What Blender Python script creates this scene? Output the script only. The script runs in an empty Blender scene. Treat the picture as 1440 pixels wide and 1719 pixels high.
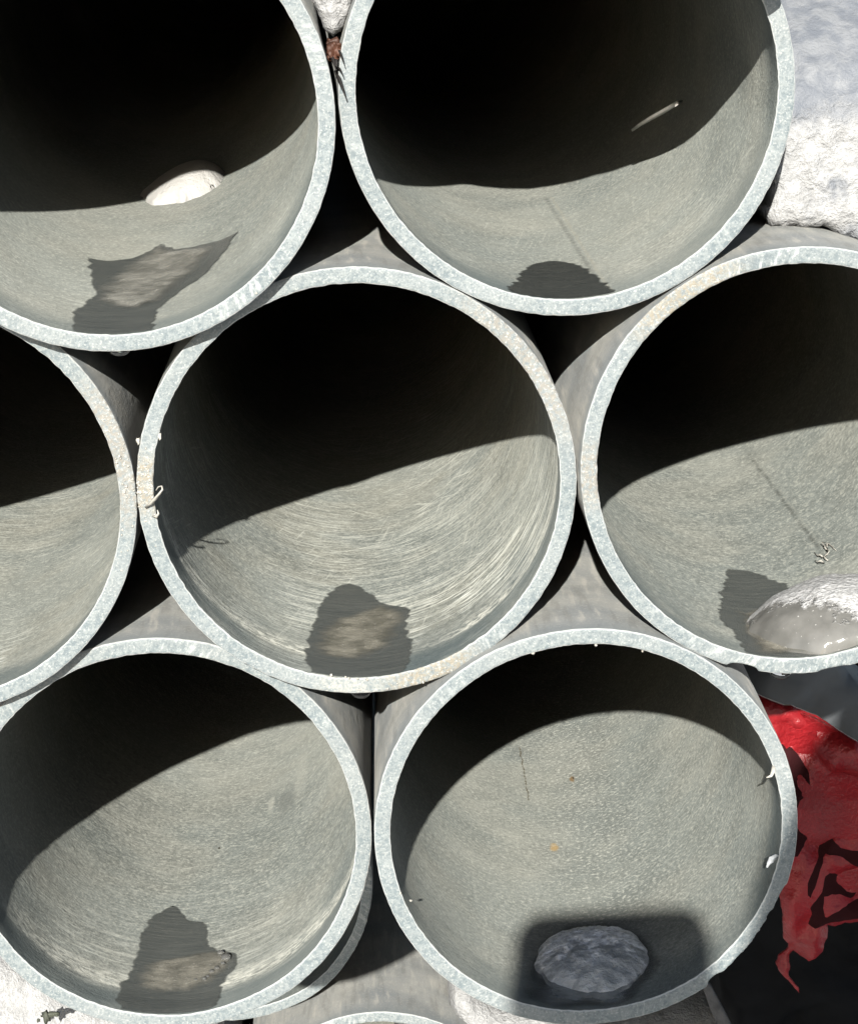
import bpy, bmesh, math, random
import numpy as np
from mathutils import Vector, Matrix, noise as mnoise
from mathutils.geometry import delaunay_2d_cdt

S = bpy.context.scene
COL = S.collection
R_ = math.radians
# ------------------------------------------------------------------ camera
W, H = 1440.0, 1719.0                       # photograph pixels
CAM = np.array([0.0077316, -0.8383949, 0.2048154])
YAW, PIT, ROL, F = 0.0212642, 0.252308, -0.0445652, 3988.93
fw = np.array([math.sin(YAW)*math.cos(PIT), math.cos(YAW)*math.cos(PIT), -math.sin(PIT)])
r0 = np.cross(fw, [0, 0, 1]); r0 /= np.linalg.norm(r0); u0 = np.cross(r0, fw)
rgt = math.cos(ROL)*r0 + math.sin(ROL)*u0
upv = -math.sin(ROL)*r0 + math.cos(ROL)*u0
cd = bpy.data.cameras.new('camera'); cam = bpy.data.objects.new('camera', cd); COL.objects.link(cam)
m = Matrix.Identity(4)
for i in range(3):
    m[i][0], m[i][1], m[i][2], m[i][3] = rgt[i], upv[i], -fw[i], CAM[i]
cam.matrix_world = m
cd.sensor_fit = 'HORIZONTAL'; cd.sensor_width = 36.0; cd.lens = 36.0*F/W
cd.clip_start = 0.02; cd.clip_end = 500
S.camera = cam
# ------------------------------------------------------------------ light
LD = np.array([0.11, 1.0, -0.44])           # direction the sunlight travels
LN = LD/np.linalg.norm(LD)
wd = bpy.data.worlds.new('World'); S.world = wd; wd.use_nodes = True
nt = wd.node_tree; bg = nt.nodes['Background']
sky = nt.nodes.new('ShaderNodeTexSky'); sky.sky_type = 'NISHITA'; sky.sun_disc = False
sky.sun_elevation = math.asin(-LN[2]); sky.sun_rotation = math.atan2(-LN[0], -LN[1])
nt.links.new(sky.outputs[0], bg.inputs[0]); bg.inputs[1].default_value = 0.07
sl = bpy.data.lights.new('sun', 'SUN'); sl.energy = 4.6; sl.angle = R_(0.5); sl.color = (1.0, 0.965, 0.905)
so = bpy.data.objects.new('sun', sl); COL.objects.link(so)
so.rotation_euler = Vector(LN).to_track_quat('-Z', 'Y').to_euler(); so.location = (-0.5, -4, 2)
S.view_settings.view_transform = 'Standard'; S.view_settings.look = 'None'
S.view_settings.exposure = 1.0; S.view_settings.gamma = 1.0
S.cycles.max_bounces = 8; S.cycles.diffuse_bounces = 1; S.cycles.transmission_bounces = 6
S.cycles.caustics_refractive = False; S.cycles.caustics_reflective = False

rng = random.Random(7)
# ------------------------------------------------------------------ helpers
def ray(px, py):
    d = fw + ((px-W/2)*rgt - (py-H/2)*upv)/F
    return CAM, d/np.linalg.norm(d)
def at(px, py, y):
    o, d = ray(px, py); t = (y-o[1])/d[1]
    return o + t*d
def fbm(x, y, z=0.0, o=4):
    return mnoise.fractal(Vector((x, y, z)), 1.0, 2.0, o)
def link(name, me, mat=None, parent=None):
    o = bpy.data.objects.new(name, me); COL.objects.link(o)
    if mat is not None:
        for mm in (mat if isinstance(mat, (list, tuple)) else [mat]): me.materials.append(mm)
    if parent is not None: o.parent = parent
    return o
def tag(o, label, cat, group=None):
    o['label'] = label; o['category'] = cat
    if group: o['group'] = group
    return o
def smooth(me):
    me.polygons.foreach_set('use_smooth', [True]*len(me.polygons))
def mesh(name, v, f, mat=None, parent=None, sm=True):
    me = bpy.data.meshes.new(name); me.from_pydata([tuple(map(float, q)) for q in v], [], f); me.update()
    if sm: smooth(me)
    return link(name, me, mat, parent)

class NT:
    """small node-tree writer"""
    def __init__(s, name):
        s.m = bpy.data.materials.new(name); s.m.use_nodes = True; s.t = s.m.node_tree
        s.b = s.t.nodes['Principled BSDF']; s.out = s.t.nodes['Material Output']
    def n(s, typ, **kw):
        nd = s.t.nodes.new(typ)
        for k, v in kw.items():
            if k.startswith('_'): setattr(nd, k[1:], v)
            else: s.put(nd.inputs[int(k[1:]) if k[0] == 'i' and k[1:].isdigit() else k.replace('__', ' ')], v)
        return nd
    def put(s, sock, v):
        if hasattr(v, 'is_output') or isinstance(v, bpy.types.NodeSocket): s.t.links.new(v, sock)
        else: sock.default_value = v
    def math(s, op, a, b=0.0, c=None, clamp=False):
        nd = s.t.nodes.new('ShaderNodeMath'); nd.operation = op; nd.use_clamp = clamp
        s.put(nd.inputs[0], a); s.put(nd.inputs[1], b)
        if c is not None: s.put(nd.inputs[2], c)
        return nd.outputs[0]
    def vec(s, x, y, z):
        nd = s.t.nodes.new('ShaderNodeCombineXYZ')
        for i, q in enumerate((x, y, z)): s.put(nd.inputs[i], q)
        return nd.outputs[0]
    def noise(s, vec, scale=1.0, detail=3.0, rough=0.55, dist=0.0):
        nd = s.t.nodes.new('ShaderNodeTexNoise'); s.put(nd.inputs['Vector'], vec)
        s.put(nd.inputs['Scale'], scale); nd.inputs['Detail'].default_value = detail
        nd.inputs['Roughness'].default_value = rough; nd.inputs['Distortion'].default_value = dist
        return nd.outputs['Fac']
    def ramp(s, x, lo, hi, a=0.0, b=1.0):
        nd = s.t.nodes.new('ShaderNodeMapRange'); nd.clamp = True; nd.interpolation_type = 'SMOOTHSTEP'
        for i, q in enumerate((x, lo, hi, a, b)): s.put(nd.inputs[i], q)
        return nd.outputs[0]
    def mix(s, f, a, b, op='MIX'):
        nd = s.t.nodes.new('ShaderNodeMix'); nd.data_type = 'RGBA'; nd.blend_type = op
        s.put(nd.inputs[0], f); s.put(nd.inputs[6], a if not isinstance(a, tuple) else (*a, 1)[:4])
        s.put(nd.inputs[7], b if not isinstance(b, tuple) else (*b, 1)[:4])
        return nd.outputs[2]
    def bump(s, h, dist, strength=1.0, prev=None):
        nd = s.t.nodes.new('ShaderNodeBump'); s.put(nd.inputs['Height'], h)
        nd.inputs['Distance'].default_value = dist; nd.inputs['Strength'].default_value = strength
        if prev is not None: s.put(nd.inputs['Normal'], prev)
        return nd.outputs[0]
    def obj(s): return s.n('ShaderNodeTexCoord').outputs['Object']
    def uv(s):
        u = s.n('ShaderNodeTexCoord').outputs['UV']
        sp = s.n('ShaderNodeSeparateXYZ', i0=u); return sp.outputs[0], sp.outputs[1]
    def fin(s, color=None, rough=None, normal=None, spec=None, **kw):
        b = s.b
        if color is not None: s.put(b.inputs['Base Color'], (*color, 1)[:4] if isinstance(color, tuple) else color)
        if rough is not None: s.put(b.inputs['Roughness'], rough)
        if normal is not None: s.put(b.inputs['Normal'], normal)
        if spec is not None: s.put(b.inputs['Specular IOR Level'], spec)
        for k, v in kw.items(): s.put(b.inputs[k.replace('_', ' ')], v)
        return s.m

# ------------------------------------------------------------------ pipe geometry
PR, PT = 0.0799, 0.0061                     # outer radius, wall
class Pipe: pass
def mk(name, c, slope, toe, toe_w, seed, chips=(), rough_cut=1.0):
    p = Pipe(); p.name = name; p.c = np.array(c, float); p.s = slope; p.toe = toe; p.tw = toe_w
    p.seed = seed; p.chips = chips; p.rc = rough_cut; return p
def offk(d):
    d = np.asarray(d, float)
    return np.where(d < .5, d, .5+.25*(1-np.exp(-(np.maximum(d, .5)-.5)/.25)))
def rin(p, d):
    d = np.maximum(np.asarray(d, float), 0)
    return PR-PT + p.toe*(1-np.exp(-(d/p.tw)**1.7))
def bore_at(p, px, py):
    """(theta from the bottom, depth) where the sight line through a pixel meets the bore"""
    o, d = ray(px, py); rad = PR-PT
    for _ in range(6):
        ox = o[0]-p.c[0]-p.s[0]*(o[1]-p.c[1]); oz = o[2]-p.c[2]-p.s[1]*(o[1]-p.c[1])
        dx = d[0]-p.s[0]*d[1]; dz = d[2]-p.s[1]*d[1]
        a = dx*dx+dz*dz; b = ox*dx+oz*dz; c = ox*ox+oz*oz-rad*rad
        t = (-b+math.sqrt(max(b*b-a*c, 0)))/a
        dep = o[1]+t*d[1]-p.c[1]; rad = float(rin(p, dep))
    return math.atan2(ox+t*dx, -(oz+t*dz)), dep
def bore_pt(p, th, d, h=0.0):
    """point on the bore lifted h inwards, in the pipe's local frame"""
    r = rin(p, d)-h; k = offk(d)
    return (r*math.sin(th)+p.s[0]*k, d, -r*math.cos(th)+p.s[1]*k)

TL = mk('TL', (-0.0806, -0.0125, 0.1354), (-.03, .06), .0016, .020, 11)
TR = mk('TR', (0.08032, -0.00153, 0.13845), (-.03, .05), .0014, .018, 12)
ML = mk('ML', (-0.1600, 0.0, 0.0), (-.004, .0), .0020, .022, 13)
CC = mk('C', (0, 0, 0), (0, 0.0), .0020, .026, 14, rough_cut=1.3)
MR = mk('MR', (0.16084, -0.00308, 0.0), (-.004, .012), .0010, .016, 15, chips=((-15.5, 4.2, 1.5), (9, 4, .5)))
BL = mk('BL', (-0.08136, 0.0109, -0.1373), (.01, -.03), .0026, .019, 16)
BR = mk('BR', (0.07932, -0.00517, -0.13715), (.012, .0), .0016, .026, 17, chips=((55, 9, 1.0), (44, 7, .9), (37, 2.6, 1.6), (66, 5, .8), (61, 2, 1.5)))
LA = mk('LA', (-0.086, 0.37, -0.3125), (0, 0), .001, .02, 18, chips=((75, 25, .6),))
LB = mk('LB', (-0.0095, 0.37, -0.4715), (0, 0), .001, .02, 19)

def pipe_mats(p, streak, tan, lines=(), ring=.55, bright=0.0, spots=(), glint=None, scr=.3):
    sd = p.seed*3.17
    # --- bore
    g = NT('bore'); u, v = g.uv(); o = g.obj()
    big = g.noise(o, 14, 3); big2 = g.noise(g.vec(g.math('MULTIPLY', u, 22), g.math('MULTIPLY', v, 9), sd), 1, 4, .6)
    vv = g.math('ADD', v, g.math('MULTIPLY', g.noise(o, 16, 2), .010))
    vv = g.math('ADD', vv, g.math('MULTIPLY', u, .06*(1 if p.seed % 2 else -1)))
    st1 = g.noise(g.vec(g.math('MULTIPLY', u, 40), g.math('MULTIPLY', vv, 430), sd), 1, 4, .62)
    st2 = g.noise(g.vec(g.math('MULTIPLY', u, 90), g.math('MULTIPLY', vv, 900), sd+5), 1, 3, .6)
    fib = g.noise(g.vec(g.math('MULTIPLY', u, 560), g.math('MULTIPLY', v, 560), sd), 1, 3, .6, 0.0)
    fin = g.noise(g.vec(g.math('MULTIPLY', u, 1500), g.math('MULTIPLY', v, 1100), sd), 1, 2, .6)
    near = g.ramp(v, .008, .13, 1, .22)
    zone = g.math('MULTIPLY', near, g.ramp(big2, .42, .60, .04, 1))
    m1 = g.math('MULTIPLY', g.ramp(st1, .50, .66), g.math('MULTIPLY', zone, streak), clamp=True)
    m2 = g.math('MULTIPLY', g.ramp(st2, .52, .66), g.math('MULTIPLY', zone, streak), clamp=True)
    d1 = g.math('MULTIPLY', g.ramp(st1, .48, .34), g.math('MULTIPLY', zone, .55*streak), clamp=True)
    base = g.mix(g.ramp(big, .38, .62), (.245, .258, .246), tan)
    base = g.mix(g.math('MULTIPLY', g.ramp(g.noise(o, 52, 5, .65), .42, .62), .35), base, (.15, .158, .15))
    base = g.mix(g.math('MULTIPLY', g.ramp(fib, .52, .66), .62), base, (.50, .495, .445))
    base = g.mix(g.math('MULTIPLY', g.ramp(fib, .48, .32), .55), base, (.125, .132, .124))
    base = g.mix(d1, base, (.10, .11, .108))
    base = g.mix(m1, base, (.72, .70, .63)); base = g.mix(m2, base, (.85, .84, .78))
    base = g.mix(g.math('MULTIPLY', g.ramp(fin, .57, .70), .6), base, (.60, .60, .54))
    # short random scratches
    for k, (an_, fa) in enumerate(((.35, .75), (-.6, .6), (1.2, .55))):
        ca, sa = math.cos(an_), math.sin(an_)
        q1 = g.math('ADD', g.math('MULTIPLY', u, ca), g.math('MULTIPLY', v, sa*.5)); q2 = g.math('SUBTRACT', g.math('MULTIPLY', v, ca*.5), g.math('MULTIPLY', u, sa))
        sc = g.noise(g.vec(g.math('MULTIPLY', q1, 55), g.math('MULTIPLY', q2, 1100), sd+k*7), 1, 2, .5)
        ms = g.ramp(g.noise(g.vec(g.math('MULTIPLY', u, 30), g.math('MULTIPLY', v, 14), sd+k*3+.5), 1, 3, .6), .46, .60)
        base = g.mix(g.math('MULTIPLY', g.math('MULTIPLY', g.ramp(sc, .60, .72), ms), fa*scr), base, (.64, .63, .57))
    # cooler ring just inside the cut: shade of the inturned end painted in
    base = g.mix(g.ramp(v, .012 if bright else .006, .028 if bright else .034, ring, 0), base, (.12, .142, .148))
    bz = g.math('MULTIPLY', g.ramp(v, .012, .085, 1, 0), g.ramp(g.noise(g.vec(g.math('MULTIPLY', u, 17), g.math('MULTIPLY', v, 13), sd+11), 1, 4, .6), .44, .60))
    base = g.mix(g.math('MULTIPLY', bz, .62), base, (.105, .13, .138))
    bw_ = g.ramp(g.noise(g.vec(g.math('MULTIPLY', u, 9), g.math('MULTIPLY', v, 5), sd+21), 1, 3, .6), .42, .62)
    base = g.mix(g.math('MULTIPLY', bw_, .22), base, (.52, .51, .455))
    if bright:      # scuffed line where the shrunken end meets the full bore
        bl = g.math('MULTIPLY', g.ramp(v, .021, .0255), g.ramp(v, .0265, .046, 1, 0))
        bl = g.math('MULTIPLY', bl, g.ramp(g.noise(g.vec(g.math('MULTIPLY', u, 260), g.math('MULTIPLY', v, 500), sd+3), 1, 4, .7), .40, .62))
        bl = g.math('MULTIPLY', bl, g.ramp(g.noise(g.vec(g.math('MULTIPLY', u, 18), 0, sd), 1, 2), .38, .58, .25, 1))
        base = g.mix(g.math('MULTIPLY', bl, bright), base, (.80, .77, .69))
    for (t0, v0, t1, v1, wd_, cl, fa) in lines:       # long scratches / seams along the bore
        r = PR-PT; k = (t1-t0)*r/(v1-v0)
        c = g.math('SUBTRACT', u, g.math('ADD', t0*r, g.math('MULTIPLY', g.math('SUBTRACT', v, v0), k)))
        c = g.math('ADD', c, g.math('MULTIPLY', g.math('SUBTRACT', g.noise(g.vec(g.math('MULTIPLY', v, 160), sd, 0), 1, 2), .5), .0022))
        a = g.math('ABSOLUTE', c)
        inside = g.math('MULTIPLY', g.math('GREATER_THAN', v, min(v0, v1)), g.math('LESS_THAN', v, max(v0, v1)))
        f = g.math('MULTIPLY', g.ramp(a, 0, wd_, fa, 0), inside)
        f = g.math('MULTIPLY', f, g.ramp(g.noise(g.vec(g.math('MULTIPLY', v, 420), sd, 1), 1, 2), .3, .6))
        base = g.mix(f, base, cl)
    for (q, ru, rv, cl, fa) in spots:
        t0, v0 = bore_at(p, *q); w = g.math('MULTIPLY', g.math('SUBTRACT', g.noise(o, 300, 3), .5), 1.3)
        du = g.math('DIVIDE', g.math('SUBTRACT', u, t0*(PR-PT)), ru); dv = g.math('DIVIDE', g.math('SUBTRACT', v, v0), rv)
        rr_ = g.math('ADD', g.math('SQRT', g.math('ADD', g.math('MULTIPLY', du, du), g.math('MULTIPLY', dv, dv))), w)
        base = g.mix(g.ramp(rr_, .3, 1.0, fa, 0), base, cl)
    if glint:       # strip of glints along the bore, painted as whiter grain
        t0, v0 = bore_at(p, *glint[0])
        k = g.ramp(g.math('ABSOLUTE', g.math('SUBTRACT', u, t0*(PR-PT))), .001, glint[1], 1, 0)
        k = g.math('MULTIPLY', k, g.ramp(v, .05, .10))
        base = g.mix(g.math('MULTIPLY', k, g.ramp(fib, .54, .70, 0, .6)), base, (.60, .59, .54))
    hgt = g.math('ADD', g.math('MULTIPLY', fib, .5), g.math('ADD', g.math('MULTIPLY', st1, g.math('MULTIPLY', near, .8*streak)), g.math('MULTIPLY', g.noise(o, 60, 3), 1.2)))
    nb = g.bump(hgt, .00085, .8); nb = g.bump(fin, .00030, .6, nb)
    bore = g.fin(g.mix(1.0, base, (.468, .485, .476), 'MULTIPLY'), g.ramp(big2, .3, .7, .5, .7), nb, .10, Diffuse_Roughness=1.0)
    # --- outside
    g = NT('outer'); o = g.obj(); sp = g.n('ShaderNodeSeparateXYZ', i0=o)
    ang = g.vec(g.math('MULTIPLY', sp.outputs[0], 260), g.math('MULTIPLY', sp.outputs[1], 34), g.math('MULTIPLY', sp.outputs[2], 260))
    b = g.mix(g.ramp(g.noise(o, 25, 4), .3, .7), (.165, .176, .178), (.27, .268, .245))
    b = g.mix(g.math('MULTIPLY', g.ramp(g.noise(ang, 1, 4), .52, .70), .5), b, (.37, .355, .315))
    b = g.mix(g.math('MULTIPLY', g.ramp(g.noise(o, 34, 5, .65), .46, .62), .35), b, (.13, .135, .13))
    b = g.mix(g.math('MULTIPLY', g.ramp(g.noise(ang, 1, 4), .46, .34), .35), b, (.12, .12, .112))
    b = g.mix(g.math('MULTIPLY', g.ramp(g.noise(o, 900, 2), .5, .75), .3), b, (.4, .39, .36))
    b = g.mix(g.ramp(sp.outputs[1], .0, .014, .5, 0), b, (.115, .135, .145))
    outer = g.fin(g.mix(1.0, b, (.72, .72, .72), 'MULTIPLY'), .5, g.bump(g.math('ADD', g.noise(ang, 1, 4), g.noise(o, 400, 3)), .0003, .6), .2, Diffuse_Roughness=1.0)
    return bore, outer
def rim_mat(p, dirty=()):
    sd = p.seed*2.3
    g = NT('cut_face'); u, v = g.uv(); o = g.obj()      # u = angle*radius, v = 0 inner .. 1 outer
    a = g.noise(o, 470, 4, .66); f = g.noise(o, 1300, 3, .6); big = g.noise(o, 26, 3)
    saw = g.noise(g.vec(g.math('ADD', g.math('MULTIPLY', u, 520), g.math('MULTIPLY', v, 1.2)), g.math('MULTIPLY', v, .9), sd), 1, 3, .6)
    swz = g.ramp(g.noise(g.vec(g.math('MULTIPLY', u, 14), sd, 0), 1, 2), .50, .68)
    c = g.mix(g.ramp(a, .40, .58), (.145, .174, .183), (.215, .24, .24))
    c = g.mix(g.ramp(big, .42, .64, 0, .45), c, (.26, .275, .27))
    c = g.mix(g.math('MULTIPLY', g.ramp(f, .55, .68), .62), c, (.40, .41, .39))
    c = g.mix(g.math('MULTIPLY', g.ramp(f, .46, .32), .5), c, (.105, .13, .14))
    c = g.mix(g.math('MULTIPLY', g.math('MULTIPLY', g.ramp(saw, .52, .64), swz), .75), c, (.44, .455, .44))
    c = g.mix(g.math('MULTIPLY', g.math('MULTIPLY', g.ramp(saw, .48, .36), swz), .45), c, (.115, .14, .15))
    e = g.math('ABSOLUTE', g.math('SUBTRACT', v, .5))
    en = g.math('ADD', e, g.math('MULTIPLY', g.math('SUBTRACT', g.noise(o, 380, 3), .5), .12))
    c = g.mix(g.ramp(en, .41, .47, 0, .75), c, (.50, .515, .50))  # stress-whitened edges, which also paint in the bevel's sun highlights
    for (t0, t1, tint) in dirty:
        tm, hw = (t0+t1)/2*PR, abs(t1-t0)/2*PR
        k = g.ramp(g.math('ABSOLUTE', g.math('SUBTRACT', u, tm)), hw*.5, hw*1.25, 1, 0)
        k = g.math('MULTIPLY', k, g.ramp(g.noise(o, 520, 4, .7), .40, .60, .1, .95))
        c = g.mix(k, c, tint)
        k2 = g.math('MULTIPLY', g.ramp(g.math('ABSOLUTE', g.math('SUBTRACT', u, tm)), hw*.5, hw*1.2, 1, 0), g.ramp(g.noise(o, 950, 3, .6), .55, .70, 0, .6))
        c = g.mix(k2, c, (.55, .53, .48))
    h = g.math('ADD', g.math('MULTIPLY', a, 1.0), g.math('ADD', g.math('MULTIPLY', f, .5), g.math('MULTIPLY', g.math('MULTIPLY', saw, swz), .8)))
    return g.fin(c, .5, g.bump(h, .00045, .7), .3)

NTH = 480
def build_pipe(p, label, group, streak=1.0, tan=(.25, .24, .2), lines=(), dirty=(), length=6.0, ring=.55, bright=0.0, spots=(), glint=None, scr=.3):
    ths = np.linspace(-math.pi, math.pi, NTH+1)[:-1]
    rng_ = np.random.default_rng(p.seed)
    en_i = np.array([fbm(math.cos(t)*22, math.sin(t)*22, p.seed, 5) for t in ths])
    en_o = np.array([fbm(math.cos(t)*20, math.sin(t)*20, p.seed+40, 5) for t in ths])
    chip = np.zeros(NTH)
    for (cd_, hw, dp) in p.chips:
        a = np.degrees(ths); x = np.clip(1-((a-cd_)/hw)**2, 0, 1)
        tooth = np.array([.55+.9*abs(fbm(t*38, p.seed, 3, 3)) if hw > 5 else 1.0 for t in ths])
        chip = np.maximum(chip, np.sqrt(x)*dp*.001*tooth)
    wav = np.array([fbm(math.cos(t)*2.2, math.sin(t)*2.2, p.seed+9, 3) for t in ths])*.0009
    wav = wav-wav.mean()
    ri_f = PR-PT+en_i*.00022*p.rc; ro_f = PR-.0001+en_o*.00018*p.rc-chip
    # cut face rings: (fraction, y)
    fr = [0, .045, .12, .26, .42, .58, .74, .88, .955, 1]
    ye = [.0006, .00012, 0, 0, 0, 0, 0, 0, .00012, .0007]
    V, Fc, UV = [], [], []
    for j, (f, y) in enumerate(zip(fr, ye)):
        for i, t in enumerate(ths):
            r = ri_f[i]+(ro_f[i]-ri_f[i])*f
            n = fbm(math.cos(t)*r*520, math.sin(t)*r*520, p.seed, 4)*.00010*p.rc if 0 < j < 9 else 0
            yy = y+n+wav[i]+(chip[i]*1.4 if j >= 8 else 0)
            V.append((r*math.sin(t), yy, -r*math.cos(t)))
    for j in range(len(fr)-1):
        for i in range(NTH):
            k = (i+1) % NTH
            Fc.append((j*NTH+i, (j+1)*NTH+i, (j+1)*NTH+k, j*NTH+k))
            t0 = ths[i]*PR; t1 = (ths[i]+2*math.pi/NTH)*PR
            UV += [(t0, fr[j]), (t0, fr[j+1]), (t1, fr[j+1]), (t1, fr[j])]
    bore_m, outer_m = pipe_mats(p, streak, tan, lines, ring, bright, spots, glint, scr)
    # tube walls
    db = [0, .0006, .0016, .003, .005, .008, .011, .014, .017, .020, .0235, .027, .031, .036, .042, .05, .06, .075, .095, .12, .15, .19, .23, .28, .33, .38, .44, .5, .57, .65, .75, .9, 1.2, 1.8, 3.2, length]
    do = [0, .0012, .003, .006, .012, .025, .05, .1, .2, .35, .5, .65, .9, 1.4, length]
    TV, TF, TU, TM = [], [], [], []
    def wall(ds, inner):
        b = len(TV)
        for j, d in enumerate(ds):
            k = float(offk(d)); base = float(rin(p, d)) if inner else PR
            for i, t in enumerate(ths):
                if j == 0:
                    r = ri_f[i] if inner else ro_f[i]
                    y = (.0006 if inner else .0007+chip[i]*1.4)+wav[i]
                else:
                    w = math.exp(-d/.0025)
                    r = base+(en_i[i]*.00022*p.rc*w if inner else (-chip[i]*math.exp(-max(d-.0025, 0)/.002)))
                    y = d+wav[i]*math.exp(-d/.01)+(0 if inner else min(chip[i]*1.4, .002)*math.exp(-d/.002))+.0006
                TV.append((r*math.sin(t)+p.s[0]*k, y, -r*math.cos(t)+p.s[1]*k))
        for j in range(len(ds)-1):
            for i in range(NTH):
                k = (i+1) % NTH
                q = (b+j*NTH+i, b+j*NTH+k, b+(j+1)*NTH+k, b+(j+1)*NTH+i)
                t0 = ths[i]*(PR-PT); t1 = (ths[i]+2*math.pi/NTH)*(PR-PT)
                uv = [(t0, ds[j]), (t1, ds[j]), (t1, ds[j+1]), (t0, ds[j+1])]
                if not inner: q = q[::-1]; uv = uv[::-1]
                TF.append(q); TU.extend(uv); TM.append(0 if inner else 1)
    wall(db, True); wall(do, False)
    def mk_me(nm, v, f, uvs):
        me = bpy.data.meshes.new(nm); me.from_pydata(v, [], f); me.update(); smooth(me)
        l = me.uv_layers.new(name='uv'); l.data.foreach_set('uv', np.array(uvs, np.float32).ravel()); return me
    me = mk_me('pipe', TV, TF, TU)
    o = link('pipe', me, [bore_m, outer_m]); me.polygons.foreach_set('material_index', TM)
    o.location = p.c; tag(o, label, 'pipe', group)
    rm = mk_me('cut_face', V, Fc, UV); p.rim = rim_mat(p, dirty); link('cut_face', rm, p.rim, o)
    p.obj = o; p.bore_mat = bore_m
    return o

G1 = 'pipes in the stacked pile'
def D(*px): return px
def seam(p, a, b, w, col, fa):
    t0, v0 = bore_at(p, *a); t1, v1 = bore_at(p, *b); return (t0, v0, t1, v1, w, col, fa)
DT, DG = (.25, .225, .175), (.23, .218, .19)
ang = lambda a: R_(a)
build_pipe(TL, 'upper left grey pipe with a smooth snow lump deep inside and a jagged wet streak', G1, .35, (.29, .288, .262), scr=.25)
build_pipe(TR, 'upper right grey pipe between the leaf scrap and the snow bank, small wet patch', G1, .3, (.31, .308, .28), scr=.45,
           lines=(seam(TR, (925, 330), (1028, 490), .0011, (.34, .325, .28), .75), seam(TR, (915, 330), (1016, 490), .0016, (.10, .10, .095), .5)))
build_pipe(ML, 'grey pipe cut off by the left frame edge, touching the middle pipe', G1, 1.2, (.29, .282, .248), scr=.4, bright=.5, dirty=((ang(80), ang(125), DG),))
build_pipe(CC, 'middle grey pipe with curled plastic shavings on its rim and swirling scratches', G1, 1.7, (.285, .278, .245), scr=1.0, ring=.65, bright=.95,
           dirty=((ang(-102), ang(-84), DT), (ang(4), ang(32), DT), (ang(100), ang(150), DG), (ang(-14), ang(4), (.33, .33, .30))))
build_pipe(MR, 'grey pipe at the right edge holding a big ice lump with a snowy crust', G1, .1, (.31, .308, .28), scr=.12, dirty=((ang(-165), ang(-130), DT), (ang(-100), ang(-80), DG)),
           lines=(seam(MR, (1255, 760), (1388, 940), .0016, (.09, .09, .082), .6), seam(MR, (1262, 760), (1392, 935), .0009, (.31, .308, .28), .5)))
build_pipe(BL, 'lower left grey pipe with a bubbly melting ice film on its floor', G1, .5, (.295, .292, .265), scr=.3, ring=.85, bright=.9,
           spots=(((482, 1346), .0075, .026, (.17, .175, .167), .55), ((455, 1352), .0024, .016, (.50, .49, .44), .5), ((505, 1300), .005, .05, (.46, .45, .40), .3), ((368, 1425), .0006, .0016, (.06, .055, .04), 1)))  # a dent's shading painted as dark oval and pale edges; last spot a dot
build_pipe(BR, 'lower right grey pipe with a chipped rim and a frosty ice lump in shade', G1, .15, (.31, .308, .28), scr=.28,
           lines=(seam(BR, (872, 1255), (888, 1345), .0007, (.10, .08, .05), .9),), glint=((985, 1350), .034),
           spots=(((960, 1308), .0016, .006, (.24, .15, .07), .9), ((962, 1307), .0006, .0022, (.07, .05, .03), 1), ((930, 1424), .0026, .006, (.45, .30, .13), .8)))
M2 = mk('M2', (0.3165, -0.060, -0.040), (0, .012), .001, .016, 20)  # unseen pipe added past the frame edge to keep sun off the grey sheet
build_pipe(M2, 'unseen grey pipe added beyond the right frame edge to shade the grey sheet', G1, .2)
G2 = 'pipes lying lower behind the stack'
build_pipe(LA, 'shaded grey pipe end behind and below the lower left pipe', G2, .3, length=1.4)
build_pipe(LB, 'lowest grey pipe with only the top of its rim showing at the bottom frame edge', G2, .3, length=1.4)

# ------------------------------------------------------------------ generic sheets
def densify(poly, step):
    out = []
    for a, b in zip(poly, poly[1:]+poly[:1]):
        n = max(1, int(math.dist(a, b)/step))
        out += [(a[0]+(b[0]-a[0])*i/n, a[1]+(b[1]-a[1])*i/n) for i in range(n)]
    return out
def catmull(poly, k=4):
    n = len(poly); out = []
    for i in range(n):
        p0, p1, p2, p3 = (np.array(poly[(i+j-1) % n], float) for j in range(4))
        for j in range(k):
            t = j/k
            out.append(tuple(.5*((2*p1)+(-p0+p2)*t+(2*p0-5*p1+4*p2-p3)*t*t+(-p0+3*p1-3*p2+p3)*t**3)))
    return out
def roughen(poly, amp, freq, seed, step, ax=(1, 1)):
    q = densify(poly, step); out = []
    for (x, y) in q:
        out.append((x+amp*ax[0]*fbm(x*freq, y*freq, seed, 4), y+amp*ax[1]*fbm(x*freq, y*freq, seed+20, 4)))
    return out
def inside(pt, poly):
    x, y = pt; c = False; j = len(poly)-1
    for i in range(len(poly)):
        if (poly[i][1] > y) != (poly[j][1] > y) and x < (poly[j][0]-poly[i][0])*(y-poly[i][1])/(poly[j][1]-poly[i][1])+poly[i][0]: c = not c
        j = i
    return c
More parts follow.
